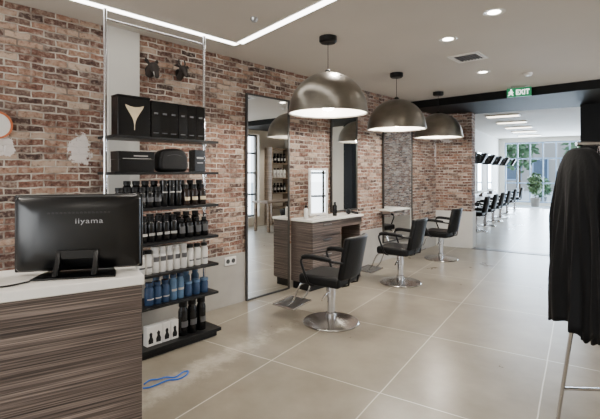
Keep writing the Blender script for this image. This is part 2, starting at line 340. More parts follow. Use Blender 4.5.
# ================= CEILING FIXTURES =================
def strip(label,a,b_):
    d=b_-a; L=d.length; rot=math.atan2(d.y,d.x)
    t=thing('led_strip',label,'ceiling light',(a.x,a.y,CEIL-.001),rot)
    MB().box((0,-.045,-.006),(L,.045,0)).build('channel',M['white'],t)
    MB().box((.004,-.034,-.009),(L-.004,.034,-.006)).build('diffuser',M['led'],t)
A=ceilp(237,44); du=Vector((U.x,U.y,0)); dn=Vector((N.x,N.y,0))
strip('long recessed light strip in the ceiling running along the brick wall',A-du*4.3,A)
B=ceilp(328,0); dd=(B-A).normalized(); strip('recessed light strip crossing the ceiling above the first dome lamp',A+dd*.06,A+dd*3.4)
dl=None
for i,(px,py,lb) in enumerate(((494,12,'round recessed ceiling spotlight nearest the camera at top right'),(448,39,'round recessed ceiling spotlight between the air vent and the nearest spotlight'),(483,72,'round recessed ceiling spotlight nearest the exit sign'))):
    q=ceilp(px,py)
    if dl is None:
        dl=thing('ceiling_spotlight',lb,'ceiling light',q)
        MB().lathe([(.05,-.002),(.08,-.008),(.088,0),(.05,0)],close=True).build('ring',M['white'],dl)
        MB().lathe([(0,-.004),(.05,-.004),(.05,0),(0,0)]).build('lens',M['down'],dl)
    else: dup(dl,q,0,lb)
q=ceilp(468,57); t=thing('air_vent','square grilled air vent in the ceiling beside the spotlights','vent',q,WA)
m=MB(); 
for a,b_ in (((-.17,-.17),(.17,-.13)),((-.17,.13),(.17,.17)),((-.17,-.13),(-.13,.13)),((.13,-.13),(.17,.13))): m.box((a[0],a[1],-.012),(b_[0],b_[1],0))
m.build('frame',M['white'],t)
MB().box((-.13,-.13,-.002),(.13,.13,0)).build('backing',M['frame'],t)
m=MB()
for k in range(7): y=-.115+k*.036; m.box((-.13,y,-.01),(.13,y+.012,-.002))
m.build('slats',M['grey'],t)
q=ceilp(528,73); t=tag(MB().lathe([(0,-.04),(.035,-.04),(.05,-.025),(.055,0),(0,0)]).build('smoke_detector',M['white']),'small white round smoke detector on the ceiling above the exit sign','smoke detector'); t.location=q
q=ceilp(254,18); t=tag(MB().lathe([(0,-.035),(.018,-.035),(.03,-.015),(.032,0),(0,0)]).build('ceiling_sensor',M['steel']),'tiny grey ceiling sensor between the two light strips','sensor'); t.location=q
R=Matrix.Rotation(math.pi/2,4,'X')
def text(s,size,mat,parent,M4,name='lettering',off=0):
    cu=bpy.data.curves.new('f','FONT'); cu.body=s; cu.size=size; cu.align_x='CENTER'; cu.extrude=.0006; cu.offset=off; cu.space_character=1.1
    o=bpy.data.objects.new('f',cu); C.objects.link(o); dg=bpy.context.evaluated_depsgraph_get()
    me=bpy.data.meshes.new_from_object(o.evaluated_get(dg)); bpy.data.objects.remove(o)
    me.transform(M4); me.materials.clear(); me.materials.append(mat)
    k=bpy.data.objects.new(name,me); C.objects.link(k); k.parent=parent; return k
t=thing('exit_sign','green lit emergency exit sign with running figure and lettering','exit sign',(3.30,6.48,2.635),OA)
MB().box((-.165,-.02,0),(.165,.02,.135)).build('housing',M['green'],t,bev=.004)
for x in(-.1,.1): MB().box((x-.006,-.006,.135),(x+.006,.006,.164)).build('bracket',M['steel'],t)
m=MB()
def P2(pts,m=m): m.prism([(x*.9-.105,y*.92) for x,y in pts],.0205,.023,R)
m.lathe([(0,.0205),(.011,.0205),(.011,.023),(0,.023)],n=12,M=R@Matrix.Translation((-.103,.104,0)))
P2([(-.01,.06),(.014,.06),(.008,.096),(-.020,.09)])
P2([(.0,.062),(.016,.062),(.034,.026),(.02,.022)]); P2([(-.01,.064),(.005,.06),(-.018,.036),(-.038,.020),(-.046,.032),(-.026,.045)])
P2([(-.018,.09),(-.01,.084),(-.03,.064),(-.040,.072)]); P2([(.006,.09),(.02,.068),(.034,.068),(.034,.078),(.026,.079),(.008,.096)])
m.build('pictogram',M['signwhite'],t,smooth=False)
text('EXIT',.105,M['signwhite'],t,Matrix.Translation((.05,-.0215,.030))@R@Matrix.Diagonal((.78,1,1,1)),off=.0015)
def pendant(loc,label):
    t=thing('pendant_lamp',label,'lamp',(loc[0],loc[1],CEIL))
    z0=2.06-CEIL; R_=.378; Hh=.395
    MB().lathe([(0,0),(.085,0),(.085,-.045),(.07,-.06),(.012,-.065),(0,-.065)]).build('ceiling_rose',M['black'],t)
    MB().tube([(0,0,-.05),(0,0,z0+Hh+.02)],.0035,8).build('cord',M['cable'],t)
    MB().lathe([(0,z0+Hh+.03),(.018,z0+Hh+.03),(.03,z0+Hh+.02),(.034,z0+Hh-.004),(0,z0+Hh-.004)]).build('collar',M['black'],t)
    pr=[(R_,z0-.002),(R_+.006,z0),(R_+.005,z0+.02)]
    for k in range(1,15):
        a=k/14*math.pi/2*.93; pr.append((R_*math.cos(a),z0+.02+(Hh-.02)*math.sin(a)))
    pr.append((.03,z0+Hh))
    MB().lathe(pr+[(.03,z0+Hh-.006)]+[(max(.02,r-.006),z-.006) for r,z in pr[::-1][1:-2]]+[(R_-.006,z0)],n=56,close=True).build('shade',M['shade'],t)
    ins=[(r-.009,z-.006) for r,z in pr[2:-2]]
    m=MB(); bm=m.bm; rings=[[bm.verts.new((r*math.cos(2*math.pi*i/48),r*math.sin(2*math.pi*i/48),z)) for i in range(48)] for r,z in ins]
    for A_,B_ in zip(rings,rings[1:]):
        for i in range(48): m._f([A_[i],A_[(i+1)%48],B_[(i+1)%48],B_[i]])
    m.build('inner_lining',M['white'],t)
    pts=[(0,.0),(.04,.005),(.07,.03),(.075,.055),(.06,.085),(.03,.105),(.02,.15),(0,.15)]
    MB().lathe([(r,z+z0+.035) for r,z in pts]).build('bulb',M['bulb'],t)
    return t
LP=[((.27,4.14),'large dome pendant lamp hanging nearest the camera in aged metal'),((1.27,5.66),'middle one of the three aged metal dome pendant lamps'),((2.25,7.0),'farthest of the three dome pendant lamps, near the passage')]
pl=pendant(*LP[0])
for l,lb in LP[1:]: dup(pl,(l[0],l[1],CEIL),0,lb)

# ================= RECEPTION DESK =================
DA=math.atan2(.524,.852); DX=Vector((math.cos(DA),math.sin(DA))); DY=Vector((-DX.y,DX.x)); D0=Vector((-.686,1.88))
def DP(x,y,z=1.05): p=D0+DX*x+DY*y; return Vector((p.x,p.y,z))
t=thing('reception_desk','reception desk with dark striped wood front and white top','desk',DP(0,0,0),DA)
MB().box((-1.9,.0,.06),(-.004,.03,1.01)).build('front_panel',M['wood'],t,bev=.002)
MB().box((-.034,.03,.0),(-.004,.40,1.01)).build('side_panel',M['wood'],t)
MB().box((-1.9,.03,.0),(-1.87,.40,1.01)).build('side_panel',M['wood'],t)
MB().box((-1.88,.04,0),(-.04,.06,.06)).build('plinth',M['black'],t)
MB().box((-1.92,-.012,1.01),(.004,.42,1.05)).build('top',M['white'],t,bev=.004)
ma=math.radians(15)
t=thing('computer_monitor','black computer monitor seen from behind on the reception desk','monitor',(-.985,1.93,1.05),ma)
MB().box((-.262,-.0,.012),(.262,.022,.350)).build('front_bezel',M['blackgloss'],t,bev=.006)
m=MB(); bm=m.bm
def rr_(x0,z0,x1,z1,y,c): 
    return [(x0+c,y,z0),(x1-c,y,z0),(x1,y,z0+c),(x1,y,z1-c),(x1-c,y,z1),(x0+c,y,z1),(x0,y,z1-c),(x0,y,z0+c)]
R3=[[bm.verts.new(v) for v in r] for r in (rr_(-.256,.016,.256,.346,0,.01),rr_(-.25,.022,.25,.340,-.018,.012),rr_(-.22,.045,.22,.318,-.036,.02),rr_(-.17,.075,.17,.285,-.050,.03))]
for A_,B_ in zip(R3,R3[1:]):
    for i in range(8): m._f([A_[i],A_[(i+1)%8],B_[(i+1)%8],B_[i]])
m._f(R3[0][::-1]); m._f(R3[-1]); m.build('back_cover',M['blackgloss'],t,bev=.004)
MB().box((-.245,.0221,.03),(.245,.0235,.34)).build('screen',M['black'],t)
m=MB()
for k in range(16): m.box((-.12+k*.016,-.0515,.268),(-.11+k*.016,-.0495,.275))
m.build('cooling_slots',M['cable'],t)
YZ=Matrix(((0,0,1,0),(1,0,0,0),(0,1,0,0),(0,0,0,1)))
for s in (-1,1):
    MB().prism([(-.048,.02),(-.048,.105),(-.056,.11),(-.072,.07),(-.12,.012),(-.09,.006),(-.07,.03)],s*.075-.01,s*.075+.01,YZ).build('stand_arm',M['blackgloss'],t,bev=.003)
MB().box((-.085,-.058,.07),(.085,-.049,.11)).build('stand_hinge',M['blackgloss'],t,bev=.003)
MB().prism([(-.165,-.13),(.165,-.13),(.15,-.02),(.12,.08),(-.12,.08),(-.15,-.02)],0,.008).build('stand_base',M['blackgloss'],t,bev=.003)
text('iiyama',.032,M['logo'],t,Matrix.Translation((.045,-.0512,.225))@R@Matrix.Diagonal((1.3,1,1,1)))
t=tag(MB().tube(curve([DP(-.42,.10,1.056),DP(-.5,.06,1.056),DP(-.62,.09,1.056),DP(-.8,.05,1.056),DP(-1.1,.1,1.056),DP(-1.3,.2,1.056)]),.004,8).build('power_cable',M['cable']),'black cable lying on the white desk top behind the monitor','cable')
t=thing('card_terminal','small black payment terminal on the desk, left of the monitor','card terminal',DP(-.655,.20),DA+.1)
MB().prism([(0,0),(.05,0),(.05,.02),(.012,.115),(0,.12)],-.03,.03,Matrix(((0,0,1,0),(-1,0,0,0),(0,1,0,0),(0,0,0,1)))).build('body',M['black'],t,bev=.005)
MB().box((-.024,.0005,.06),(.024,.004,.11)).build('screen',M['grey'],t)

# ================= PRODUCT SHELF =================
SP0,SP1=sw(105,.46),sw(204,.46)
t=thing('product_shelf','floor to ceiling black display shelf with chrome posts against the brick wall','shelf',WP(SP0,.46),WA)
LW=SP1-SP0
for x in (0,LW):
    MB().lathe([(.013,.0),(.013,CEIL-.02),(0,CEIL-.02)],c=(x,0,0),n=16).build('post',M['chrome'],t)
    MB().lathe([(.035,0),(.035,.01),(.015,.014),(0,.014)],c=(x,0,0),n=20).build('post_foot',M['chrome'],t)
MB().tube([(0,0,2.70),(LW,0,2.70)],.009,12).build('cross_bar',M['chrome'],t)
SZ=[1.785,1.5,1.206,.92,.66,.40]
for i,z in enumerate(SZ):
    MB().box((.0,-.16,z-.022),(LW+.05,.14,z)).build('shelf_board',M['black'],t,bev=.002)
MB().box((-.0,-.20,.045),(LW+.05,.18,.075)).build('bottom_board',M['black'],t,bev=.002)
MB().box((.03,-.17,.0),(LW+.02,.15,.045)).build('plinth',M['black'],t)
for z in SZ: 
    for x in (0,LW): MB().lathe([(.013,z-.045),(.022,z-.045),(.022,z-.022),(.013,z-.022)],c=(x,0,0),n=14,close=True).build('clamp',M['chrome'],t)
SD=.54
def first(root,px,z,d=SD,rot=0): root.location=WP(sw(px,d),d,z); root.rotation_euler=(0,0,WA+rot)
def row(make,pxs,z,d=SD):
    r=make(); first(r,pxs[0],z,d)
    for p in pxs[1:]: dup(r,WP(sw(p,d),d,z),WA+random.uniform(-.2,.2))
    return r
def bottle(name,label,group,r,h,mat,capmat,caph=.03,capr=None,lab=None,pump=False,oval=1.0):
    t=thing(name,label,'bottle',group=group); capr=capr or r*.45
    S=Matrix.Diagonal((1,oval,1,1))
    MB().lathe([(0,0),(r*.92,0),(r,.006),(r,h*.82),(r*.9,h*.9),(capr,h*.95),(capr,h),(0,h)],n=20,M=S).build('body',mat,t)
    c=MB().lathe([(0,h),(capr*1.15,h),(capr*1.15,h+caph),(0,h+caph)],n=16,M=S).build('cap',capmat,t)
    if pump:
        MB().tube([(0,0,h+caph),(0,0,h+caph+.03)],.004,8).build('pump_stem',capmat,t)
        MB().tube([(0,.008,h+caph+.032),(0,-.035,h+caph+.028)],.006,8).build('pump_head',capmat,t)
    if lab:
        n=14; m=MB(); bm=m.bm; z0,z1=lab[1]*h,lab[2]*h
        A_=[];B_=[]
        for i in range(n+1):
            a=-math.pi/2+(i/n-.5)*1.7; x=(r+.0008)*math.cos(a); y=(r+.0008)*math.sin(a)*oval
            A_.append(bm.verts.new((x,y,z0))); B_.append(bm.verts.new((x,y,z1)))
        for i in range(n): m._f([A_[i],A_[i+1],B_[i+1],B_[i]])
        m.build('printed_label',lab[0],t)
    return t
t=thing('gift_box','large black gift box with pale funnel emblem on the top shelf','box',WP(sw(131,.5),.5,SZ[0]),WA)
MB().box((-.135,-.06,0),(.135,.06,.31)).build('body',M['bottle_b'],t,bev=.003)
MB().box((-.137,-.062,.31),(.137,.062,.325)).build('lid',M['bottle_b'],t,bev=.003)
m=MB()
pr_=[(.002,.05),(.003,.09),(.008,.12),(.02,.15),(.042,.185),(.068,.225),(.078,.25)]
m.prism([(-x,y) for x,y in pr_[::-1]]+[(x,y) for x,y in pr_]+[(.04,.238),(0,.232),(-.04,.238)],.0605,.0625,R)
m.build('emblem',M['gold'],t,smooth=False)
def prints(t,mat,*bx):
    for a,b_ in bx: MB().box(a,b_).build('print',mat,t)
def carton():
    t=thing('product_carton','tall black product carton with pale print in the row on the top shelf','box',group='tall black cartons on the top shelf')
    MB().box((-.042,-.035,0),(.042,.035,.31)).build('body',M['bottle_b'],t,bev=.002)
    prints(t,M['grey'],((-.018,-.0358,.20),(.018,-.035,.215)),((-.024,-.0358,.04),(.024,-.035,.048)))
    return t
row(carton,[154,163,172,181,190,199],SZ[0],.5)
t=thing('black_case','flat black presentation box with white line print on the second shelf','box',WP(sw(133,.5),.5,SZ[1]),WA)
MB().box((-.15,-.07,0),(.15,.07,.10)).build('body',M['blackgloss'],t,bev=.003); MB().box((-.152,-.072,.10),(.152,.072,.165)).build('lid',M['blackgloss'],t,bev=.003)
prints(t,M['label'],((-.12,-.0735,.105),(.12,-.0718,.109)),((-.03,-.0735,.125),(.09,-.0718,.133)))
t=thing('toiletry_pouch','rounded black toiletry pouch between boxes on the second shelf','pouch',WP(sw(171,.5),.5,SZ[1]),WA)
MB().prism([(-.13,0),(.13,0),(.145,.05),(.14,.13),(.11,.19),(.03,.205),(-.05,.2),(-.12,.18),(-.145,.12),(-.145,.05)],-.06,.06,R).build('body',M['leather'],t,bev=.03,seg=3)
MB().tube(curve([(-.13,-.055,.12),(0,-.062,.15),(.13,-.055,.12)]),.0015,6).build('zip',M['grey'],t)
t=thing('small_carton','upright black box with grey lettering bars at right end of second shelf','box',WP(sw(197,.5),.5,SZ[1]),WA)
MB().box((-.055,-.05,0),(.055,.05,.20)).build('body',M['bottle_b'],t,bev=.002); prints(t,M['label'],((-.035,-.0508,.12),(.035,-.05,.135)),((-.03,-.0508,.08),(.03,-.05,.086)))
row(lambda:bottle('styling_bottle','short black bottle with flat cap in the row on the third shelf','short black bottles on the third shelf',.036,.14,M['bottle_b'],M['black'],.03,.026,(M['grey'],.35,.6)),[119,126.5,134,141.5,149,157],SZ[2])
row(lambda:bottle('spray_can','tall slim black spray can at the right of the third shelf','tall slim black spray cans on the third shelf',.031,.195,M['bottle_b'],M['bottle_b'],.03,.026,(M['label'],.6,.66)),[164,171,178],SZ[2])
row(lambda:bottle('brown_bottle','dark brown bottle at the right end of the third shelf','dark brown bottles on the third shelf',.035,.15,M['bottle_br'],M['black'],.035,.018,(M['gold'],.3,.5)),[186,194,202],SZ[2])
row(lambda:bottle('back_bottle','tall black bottle in the back row of the third shelf','tall black bottles in the back row of the third shelf',.036,.19,M['bottle_b'],M['black'],.03,.026,None),[127,136,145,154,163,172,181,190,199],SZ[2],.42)
row(lambda:bottle('shampoo_bottle','black bottle with narrow white label on the fourth shelf','black bottles with white labels on the fourth shelf',.036,.18,M['bottle_b'],M['black'],.035,.024,(M['label'],.3,.42)),[143,150.5,158,165.5,173],SZ[3])
row(lambda:bottle('pump_bottle','black pump bottle at the right of the fourth shelf','black pump bottles on the fourth shelf',.037,.15,M['bottle_b'],M['black'],.02,.02,(M['grey'],.3,.7),pump=True),[181,189,197,204],SZ[3])
row(lambda:bottle('rear_bottle','tall black bottle in the back row of the fourth shelf','tall black bottles in the back row of the fourth shelf',.037,.19,M['bottle_b'],M['black'],.03,.026,None),[150,159,168,177,186,195],SZ[3],.42)
row(lambda:bottle('white_bottle','white bottle with dark print in the row on the fifth shelf','white bottles on the fifth shelf',.034,.185,M['bottle_w'],M['bottle_w'],.03,.030,(M['grey'],.5,.72)),[155,162,169,176,183],SZ[4])
row(lambda:bottle('silver_bottle','white bottle with black cap at an end of the fifth shelf','black capped white bottles on the fifth shelf',.034,.165,M['bottle_w'],M['black'],.03,.025,(M['grey'],.3,.38)),[141,148,190,197,204],SZ[4])
row(lambda:bottle('blue_bottle','dark blue bottle with round cap on the sixth shelf','dark blue bottles on the sixth shelf',.038,.16,M['bottle_blue'],M['bottle_blue'],.025,.026,(M['label'],.3,.36)),[149,157,165],SZ[5])
row(lambda:bottle('light_blue_bottle','tall lighter blue bottle on the sixth shelf','light blue bottles on the sixth shelf',.034,.19,M['bottle_lblue'],M['bottle_blue'],.03,.024,(M['label'],.4,.5)),[173,180],SZ[5])
row(lambda:bottle('blue_jar','squat blue jar at right of the sixth shelf','squat blue jars on the sixth shelf',.037,.11,M['bottle_blue'],M['bottle_lblue'],.02,.033,None),[188,196,204],SZ[5])
row(lambda:bottle('grey_blue_bottle','grey blue bottle in the back row of the sixth shelf','grey blue bottles in the back row of the sixth shelf',.036,.17,M['bottle_lblue'],M['bottle_lblue'],.03,.024,None),[156,166,186,195],SZ[5],.42)
def wbox():
    t=thing('white_carton','small white carton with black silhouette print on the bottom shelf','box',group='white cartons on the bottom shelf')
    MB().box((-.034,-.03,0),(.034,.03,.16)).build('body',M['bottle_w'],t,bev=.002)
    m=MB(); m.prism([(-.02,.02),(.02,.02),(.022,.05),(.012,.075),(.014,.1),(0,.115),(-.014,.1),(-.01,.075),(-.022,.05)],.0302,.031,R); m.build('print',M['black'],t,smooth=False); return t
row(wbox,[149,157,165,173],.075,.56)
row(lambda:bottle('large_black_bottle','tall black bottle standing on the bottom shelf','tall black bottles on the bottom shelf',.042,.25,M['bottle_b'],M['black'],.04,.032,(M['grey'],.3,.5)),[183,192,201],.075,.56)
t=thing('wall_socket','white double wall socket on the grey wall base beside the shelf','socket',WP(sw(229),.016,zw(229,258)-.03),WA)
MB().box((-.08,-.014,-.045),(.08,0,.045)).build('plate',M['bottle_w'],t,bev=.003)
for x in (-.038,.038): MB().lathe([(0,0),(.026,0),(.026,.003),(0,.003)],n=24,M=Matrix.Translation((x,-.014,0))@R).build('outlet',M['frame'],t)
t=thing('round_plaque','round orange rimmed white disc on the bricks at the left edge','wall decoration',WP(sw(-4),0,zw(-4,125)),WA)
MB().lathe([(0,0),(.095,0),(.095,.015),(0,.015)],n=32,M=R).build('disc',M['white'],t)
MB().lathe([(.09,0),(.105,0),(.105,.02),(.09,.02)],n=32,M=R,close=True).build('rim',M['orange'],t)
def head(px,py,kind,label):
    t=thing('trophy_head',label,'wall decoration',WP(sw(px,.05),0,zw(px,py,.05)),WA)
    MB().lathe([(0,0),(.035,0),(.032,.012),(0,.012)],n=20,M=R@Matrix.Diagonal((1,1.4,1,1))).build('backboard',M['horn'],t)
    if kind:
        MB().tube(curve([(0,-.010,-.05),(0,-.04,-.03),(0,-.07,.01),(0,-.09,.03),(0,-.12,.01),(0,-.15,-.04),(0,-.16,-.06)],3),[.03,.032,.033,.033,.032,.03,.032,.036,.04,.04,.038,.034,.028,.022,.019,.018,.016,.012,.006],12).build('head',M['fur'],t)
        for s in (-1,1):
            MB().tube([(s*.025,-.08,.05),(s*.06,-.07,.065),(s*.085,-.06,.06)],[.010,.016,.003],8).build('ear',M['fur'],t)
            MB().tube(curve([(s*.015,-.08,.06),(s*.035,-.07,.09),(s*.03,-.06,.13)]),.007,6).build('horn',M['horn'],t)
    else:
        MB().tube(curve([(0,-.010,-.04),(0,-.04,-.02),(0,-.08,.02),(0,-.12,.0),(0,-.15,-.05),(0,-.165,-.09)],3),[.038,.04,.042,.043,.045,.048,.05,.05,.047,.042,.035,.028,.024,.022,.021,.014],12).build('head',M['fur'],t)
        for s in (-1,1):
            MB().tube([(s*.03,-.07,.05),(s*.055,-.06,.085),(s*.06,-.055,.105)],[.012,.018,.003],8).build('ear',M['fur'],t)
            MB().tube(curve([(s*.02,-.155,-.08),(s*.035,-.17,-.065),(s*.036,-.165,-.04)]),.004,6).build('tusk',M['label'],t)
head(151,70,0,'left of two small mounted animal heads on the bricks above the shelf')
head(181,73,1,'right horned one of two small mounted animal heads on the bricks')

# ================= MIRRORS & STATIONS =================
def mirror(px0,px1,z0,z1,label,w=None,rot=None,loc=None):
    if w is None:
        a,b_=sw(px0,.03),sw(px1,.03); w=b_-a; loc=WP(a,.017,z0); rot=WA
    t=thing('wall_mirror',label,'mirror',loc,rot); h=z1-z0
    MB().box((.02,-.018,.02),(w-.02,-.002,h-.02)).build('glass',M['mirror'],t,smooth=False)
    for a,b_ in (((0,0),(w,.02)),((0,h-.02),(w,h)),((0,.02),(.02,h-.02)),((w-.02,.02),(w,h-.02))):
        MB().box((a[0],-.028,a[1]),(b_[0],0,b_[1])).build('frame_bar',M['frame'],t)
    return t
mirror(246,289,0,2.42,'tall floor standing mirror on brick wall beside the wood drawer unit')
mirror(331,357,.92,2.42,'wall mirror behind the nearest salon chair above the counter')
mirror(383,412,.3,2.42,'tall wall mirror behind the second salon chair')
s0,s1=sw(290,0),sw(362,.36); w=s1-s0; dep=.36; bwid=.6
t=thing('styling_station','wood drawer unit with white counter behind the nearest salon chair','cabinet',WP(s0,.02),WA)
MB().box((-.01,-dep-.01,.87),(w,0,.90)).build('counter_top',M['white'],t,bev=.003)
MB().box((0,-dep+.02,.10),(bwid,0,.87)).build('body',M['wood'],t)
for k in range(4):
    hh=.77/4; za=.10+k*hh
    dr=MB().box((.006,-dep,za+.005),(bwid-.006,-dep+.018,za+hh-.005)).build('drawer',M['wood'],t,bev=.002)
    MB().box((bwid/2-.08,-dep-.015,za+hh-.05),(bwid/2+.08,-dep,za+hh-.04)).build('handle',M['steel'],dr)
MB().box((.02,-dep+.05,0),(bwid-.02,-.02,.10)).build('plinth',M['black'],t)
MB().box((bwid,-dep+.02,.76),(w-.01,-dep+.04,.87)).build('apron',M['wood'],t)
MB().box((w-.035,-dep+.04,0),(w-.01,-.0,.87)).build('end_panel',M['wood'],t)
s0,s1=sw(379,.05),sw(409,.25)
t=thing('wall_ledge','slim light ledge across the mirror behind the second salon chair','shelf',WP(s0,.05),WA)
MB().box((0,-.22,.86),(s1-s0,0,.885)).build('board',M['white'],t,bev=.003)
for x in (.1,s1-s0-.1): MB().box((x-.012,-.16,.80),(x+.012,-.0,.86)).build('bracket',M['steel'],t)
vs_=sw(318,.2)
t=thing('vanity_mirror','upright white framed vanity mirror standing on the drawer unit','mirror',WP(vs_,.2,.90),WA-.25)
MB().box((-.12,-.05,0),(.12,.05,.015)).build('base',M['white'],t,bev=.003)
for a,b_ in (((-.15,.03),(.15,.06)),((-.15,.62),(.15,.65)),((-.15,.06),(-.12,.62)),((.12,.06),(.15,.62))):
    MB().box((a[0],-.02,a[1]),(b_[0],.01,b_[1])).build('frame_bar',M['white'],t,bev=.003)
MB().box((-.12,-.012,.06),(.12,.002,.62)).build('glass',M['mirror'],t,smooth=False)
MB().box((-.02,-.01,.015),(.02,.005,.03)).build('stem',M['steel'],t)
b=bottle('spray_bottle','small white spray bottle on the counter beside the vanity mirror',None,.028,.14,M['bottle_w'],M['black'],.03,.014,None,pump=True); b.location=WP(vs_-.24,.2,.90)
b=bottle('dark_bottle','dark bottle on the counter right of the vanity mirror',None,.03,.16,M['bottle_b'],M['black'],.03,.014,None); b.location=WP(vs_+.3,.25,.90)
t=thing('hair_dryer','black hair dryer lying on the right end of the counter','hair dryer',WP(vs_+.62,.25,.94),WA+.6)
MB().lathe([(0,-.09),(.03,-.09),(.038,-.05),(.04,.02),(.028,.08),(.024,.1),(0,.1)],n=18,M=Matrix.Rotation(math.pi/2,4,'Y')).build('barrel',M['black'],t)
MB().tube([(-.02,-.03,-.0),(-.03,-.09,-.015),(-.035,-.14,-.02)],[.018,.016,.015],12).build('handle',M['black'],t)

# ================= SALON CHAIR =================
def salon_chair(label,loc,rot,foot=True):
    t=thing('salon_chair',label,'chair',loc,rot)
    MB().lathe([(0,0),(.275,0),(.28,.008),(.274,.016),(.2,.028),(.1,.038),(.06,.044),(0,.044)],n=48).build('base_plate',M['basesteel'],t)
    MB().lathe([(.05,.04),(.05,.10),(.036,.105),(.036,.25),(.046,.255),(.046,.385),(0,.385)],n=24).build('column',M['chrome'],t)
    MB().tube(curve([(.045,0,.3),(.16,.02,.31),(.24,.03,.28)]),.007,8).build('pump_lever',M['chrome'],t)
    MB().box((-.14,-.14,.385),(.14,.14,.41)).build('seat_plate',M['black'],t,bev=.004)
    MB().box((-.225,-.25,.40),(.225,.20,.50)).build('seat',M['leather'],t,bev=.03,seg=4)
    n=12; ou=[];inn=[]
    for i in range(n+1):
        x=-.22+.44*i/n; c=.045*(1-(x/.22)**2)
        ou.append((x,c+.034)); inn.append((x*.95,c-.03))
    Sh=Matrix.Identity(4); Sh[1][2]=.2; Sh[1][3]=.195-.2*.5
    MB().prism(ou+inn[::-1],.48,.89,Sh).build('backrest',M['leather'],t,bev=.024,seg=3)
    for s in (-1,1): MB().tube([(s*.1,.17,.40),(s*.1,.24,.42),(s*.1,.275,.60)],.010,8).build('back_bracket',M['black'],t)
    for s in (-1,1):
        MB().tube(curve([(s*.21,-.08,.40),(s*.255,-.11,.43),(s*.265,-.16,.55),(s*.262,-.19,.645),(s*.258,-.12,.672),(s*.25,.05,.665),(s*.235,.17,.655),(s*.20,.25,.645)]),.012,10).build('arm_frame',M['black'],t)
        MB().tube(curve([(s*.261,-.185,.670),(s*.258,-.12,.690),(s*.252,.03,.684),(s*.242,.13,.672)]),[.012]+[.020]*17+[.013],12).build('armrest',M['leather'],t)
    if foot:
        for s in (-1,1):
            MB().tube(curve([(s*.12,-.10,.395),(s*.13,-.27,.37),(s*.135,-.36,.2),(s*.14,-.42,.13)]),.009,8).build('footrest_arm',M['chrome'],t)
        f=MB().tube([(-.18,-.34,.115),(.18,-.34,.115),(.18,-.58,.13),(-.18,-.58,.13)],.010,8,closed=True).build('footrest',M['chrome'],t)
        m=MB()
        for k in range(11): y=-.36-k*.021; m.box((-.175,y-.006,.118),(.175,y+.006,.126))
        for k in range(8): x=-.14+k*.04; m.box((x-.002,-.575,.112),(x+.002,-.345,.118))
        m.build('footrest_grid',M['steel'],f)
    return t
R_=math.radians
sc=salon_chair('black salon chair nearest the camera with footrest and round chrome base',(.31,4.3,0),R_(-122))
c2=dup(sc,(1.36,5.84,0),R_(-126),'second black salon chair, standing under the middle dome lamp')
c3=dup(sc,(2.43,7.42,0),R_(-128),'third black salon chair, beside the brick pier at the passage')
fc=salon_chair('nearest black salon chair in the far room through the passage',OP(-.45,2.7),OA-math.pi/2,False)
fy=(2.7,4.0,5.3,6.7,8.3,10.4)
for y,lb in zip(fy[1:],('second black salon chair in the far room behind the passage','third black salon chair in the far room','fourth black salon chair in the far room','fifth black salon chair in the far room, towards the window','last black salon chair in the far room, beside the window')):
    dup(fc,OP(-.45,y),OA-math.pi/2,lb)
for i,y in enumerate(fy):
    nm=['first','second','third','fourth','fifth','sixth'][i]
    mirror(0,0,.8,2.25,f'{nm} wall mirror along the left wall of the far room',w=.85,rot=OA+math.pi/2,loc=OP(FX0+.005,y-.42,.8))
    k=thing('wall_counter',f'{nm} narrow white counter under a mirror in the far room','counter',OP(FX0,y-.5,.66),OA+math.pi/2)
    MB().box((0,-.25,.07),(1.0,0,.1)).build('top',M['white'],k); MB().box((.05,-.2,-.06),(.95,0,.07)).build('drawer_box',M['wood'],k)
for i,y in enumerate((3.35,4.65,6.0,7.5,9.35)):
    nm=['nearest','second','third','fourth','farthest'][i]
    k=thing('heat_dryer',f'{nm} black heat dryer on a wall arm in the far room','hair dryer',OP(FX0+.002,y,1.95),OA+math.pi/2)
    MB().box((-.05,-.03,-.12),(.05,0,.12)).build('wall_bracket',M['black'],k,bev=.005)
    MB().tube(curve([(0,-.03,0),(0,-.3,.12),(0,-.7,.08)]),.02,10).build('arm',M['black'],k)
    MB().lathe([(0,.1),(.05,.1),(.08,.06),(.08,-.02),(0,-.02)],n=18,M=Matrix.Translation((0,-.78,0))).build('hub',M['black'],k)
    for a in range(3):
        an=a*2*math.pi/3+.5; c_,s_=math.cos(an),math.sin(an)
        MB().box((-.12,-.04,-.14),(.12,.04,.13),Matrix.Translation((c_*.26,-.78+s_*.26,-.07))@Matrix.Rotation(an+math.pi/2,4,'Z')@Matrix.Rotation(.5,4,'X')).build('heater_panel',M['black'],k,bev=.01)
        MB().tube([(0,-.78,.04),(c_*.2,-.78+s_*.2,0)],.015,8).build('spoke',M['black'],k)
pn=None
for row_,x in enumerate((.0,2.3)):
    for i,y in enumerate((2.2,4.0,5.8,7.6,9.4,11.4)):
        lb='flat warm ceiling light in the %s row of the far room'%('left' if row_==0 else 'right')
        gp='far room ceiling lights, %s row'%('left' if row_==0 else 'right')
        if pn is None:
            pn=thing('ceiling_light',lb,'ceiling light',OP(x,y,3.05),OA,gp)
            MB().box((-.42,-.20,-.03),(.42,.20,0)).build('frame',M['white'],pn); MB().box((-.39,-.17,-.034),(.39,.17,-.03)).build('diffuser',M['panel'],pn)
        else: dup(pn,OP(x,y,3.05),OA,lb,gp)
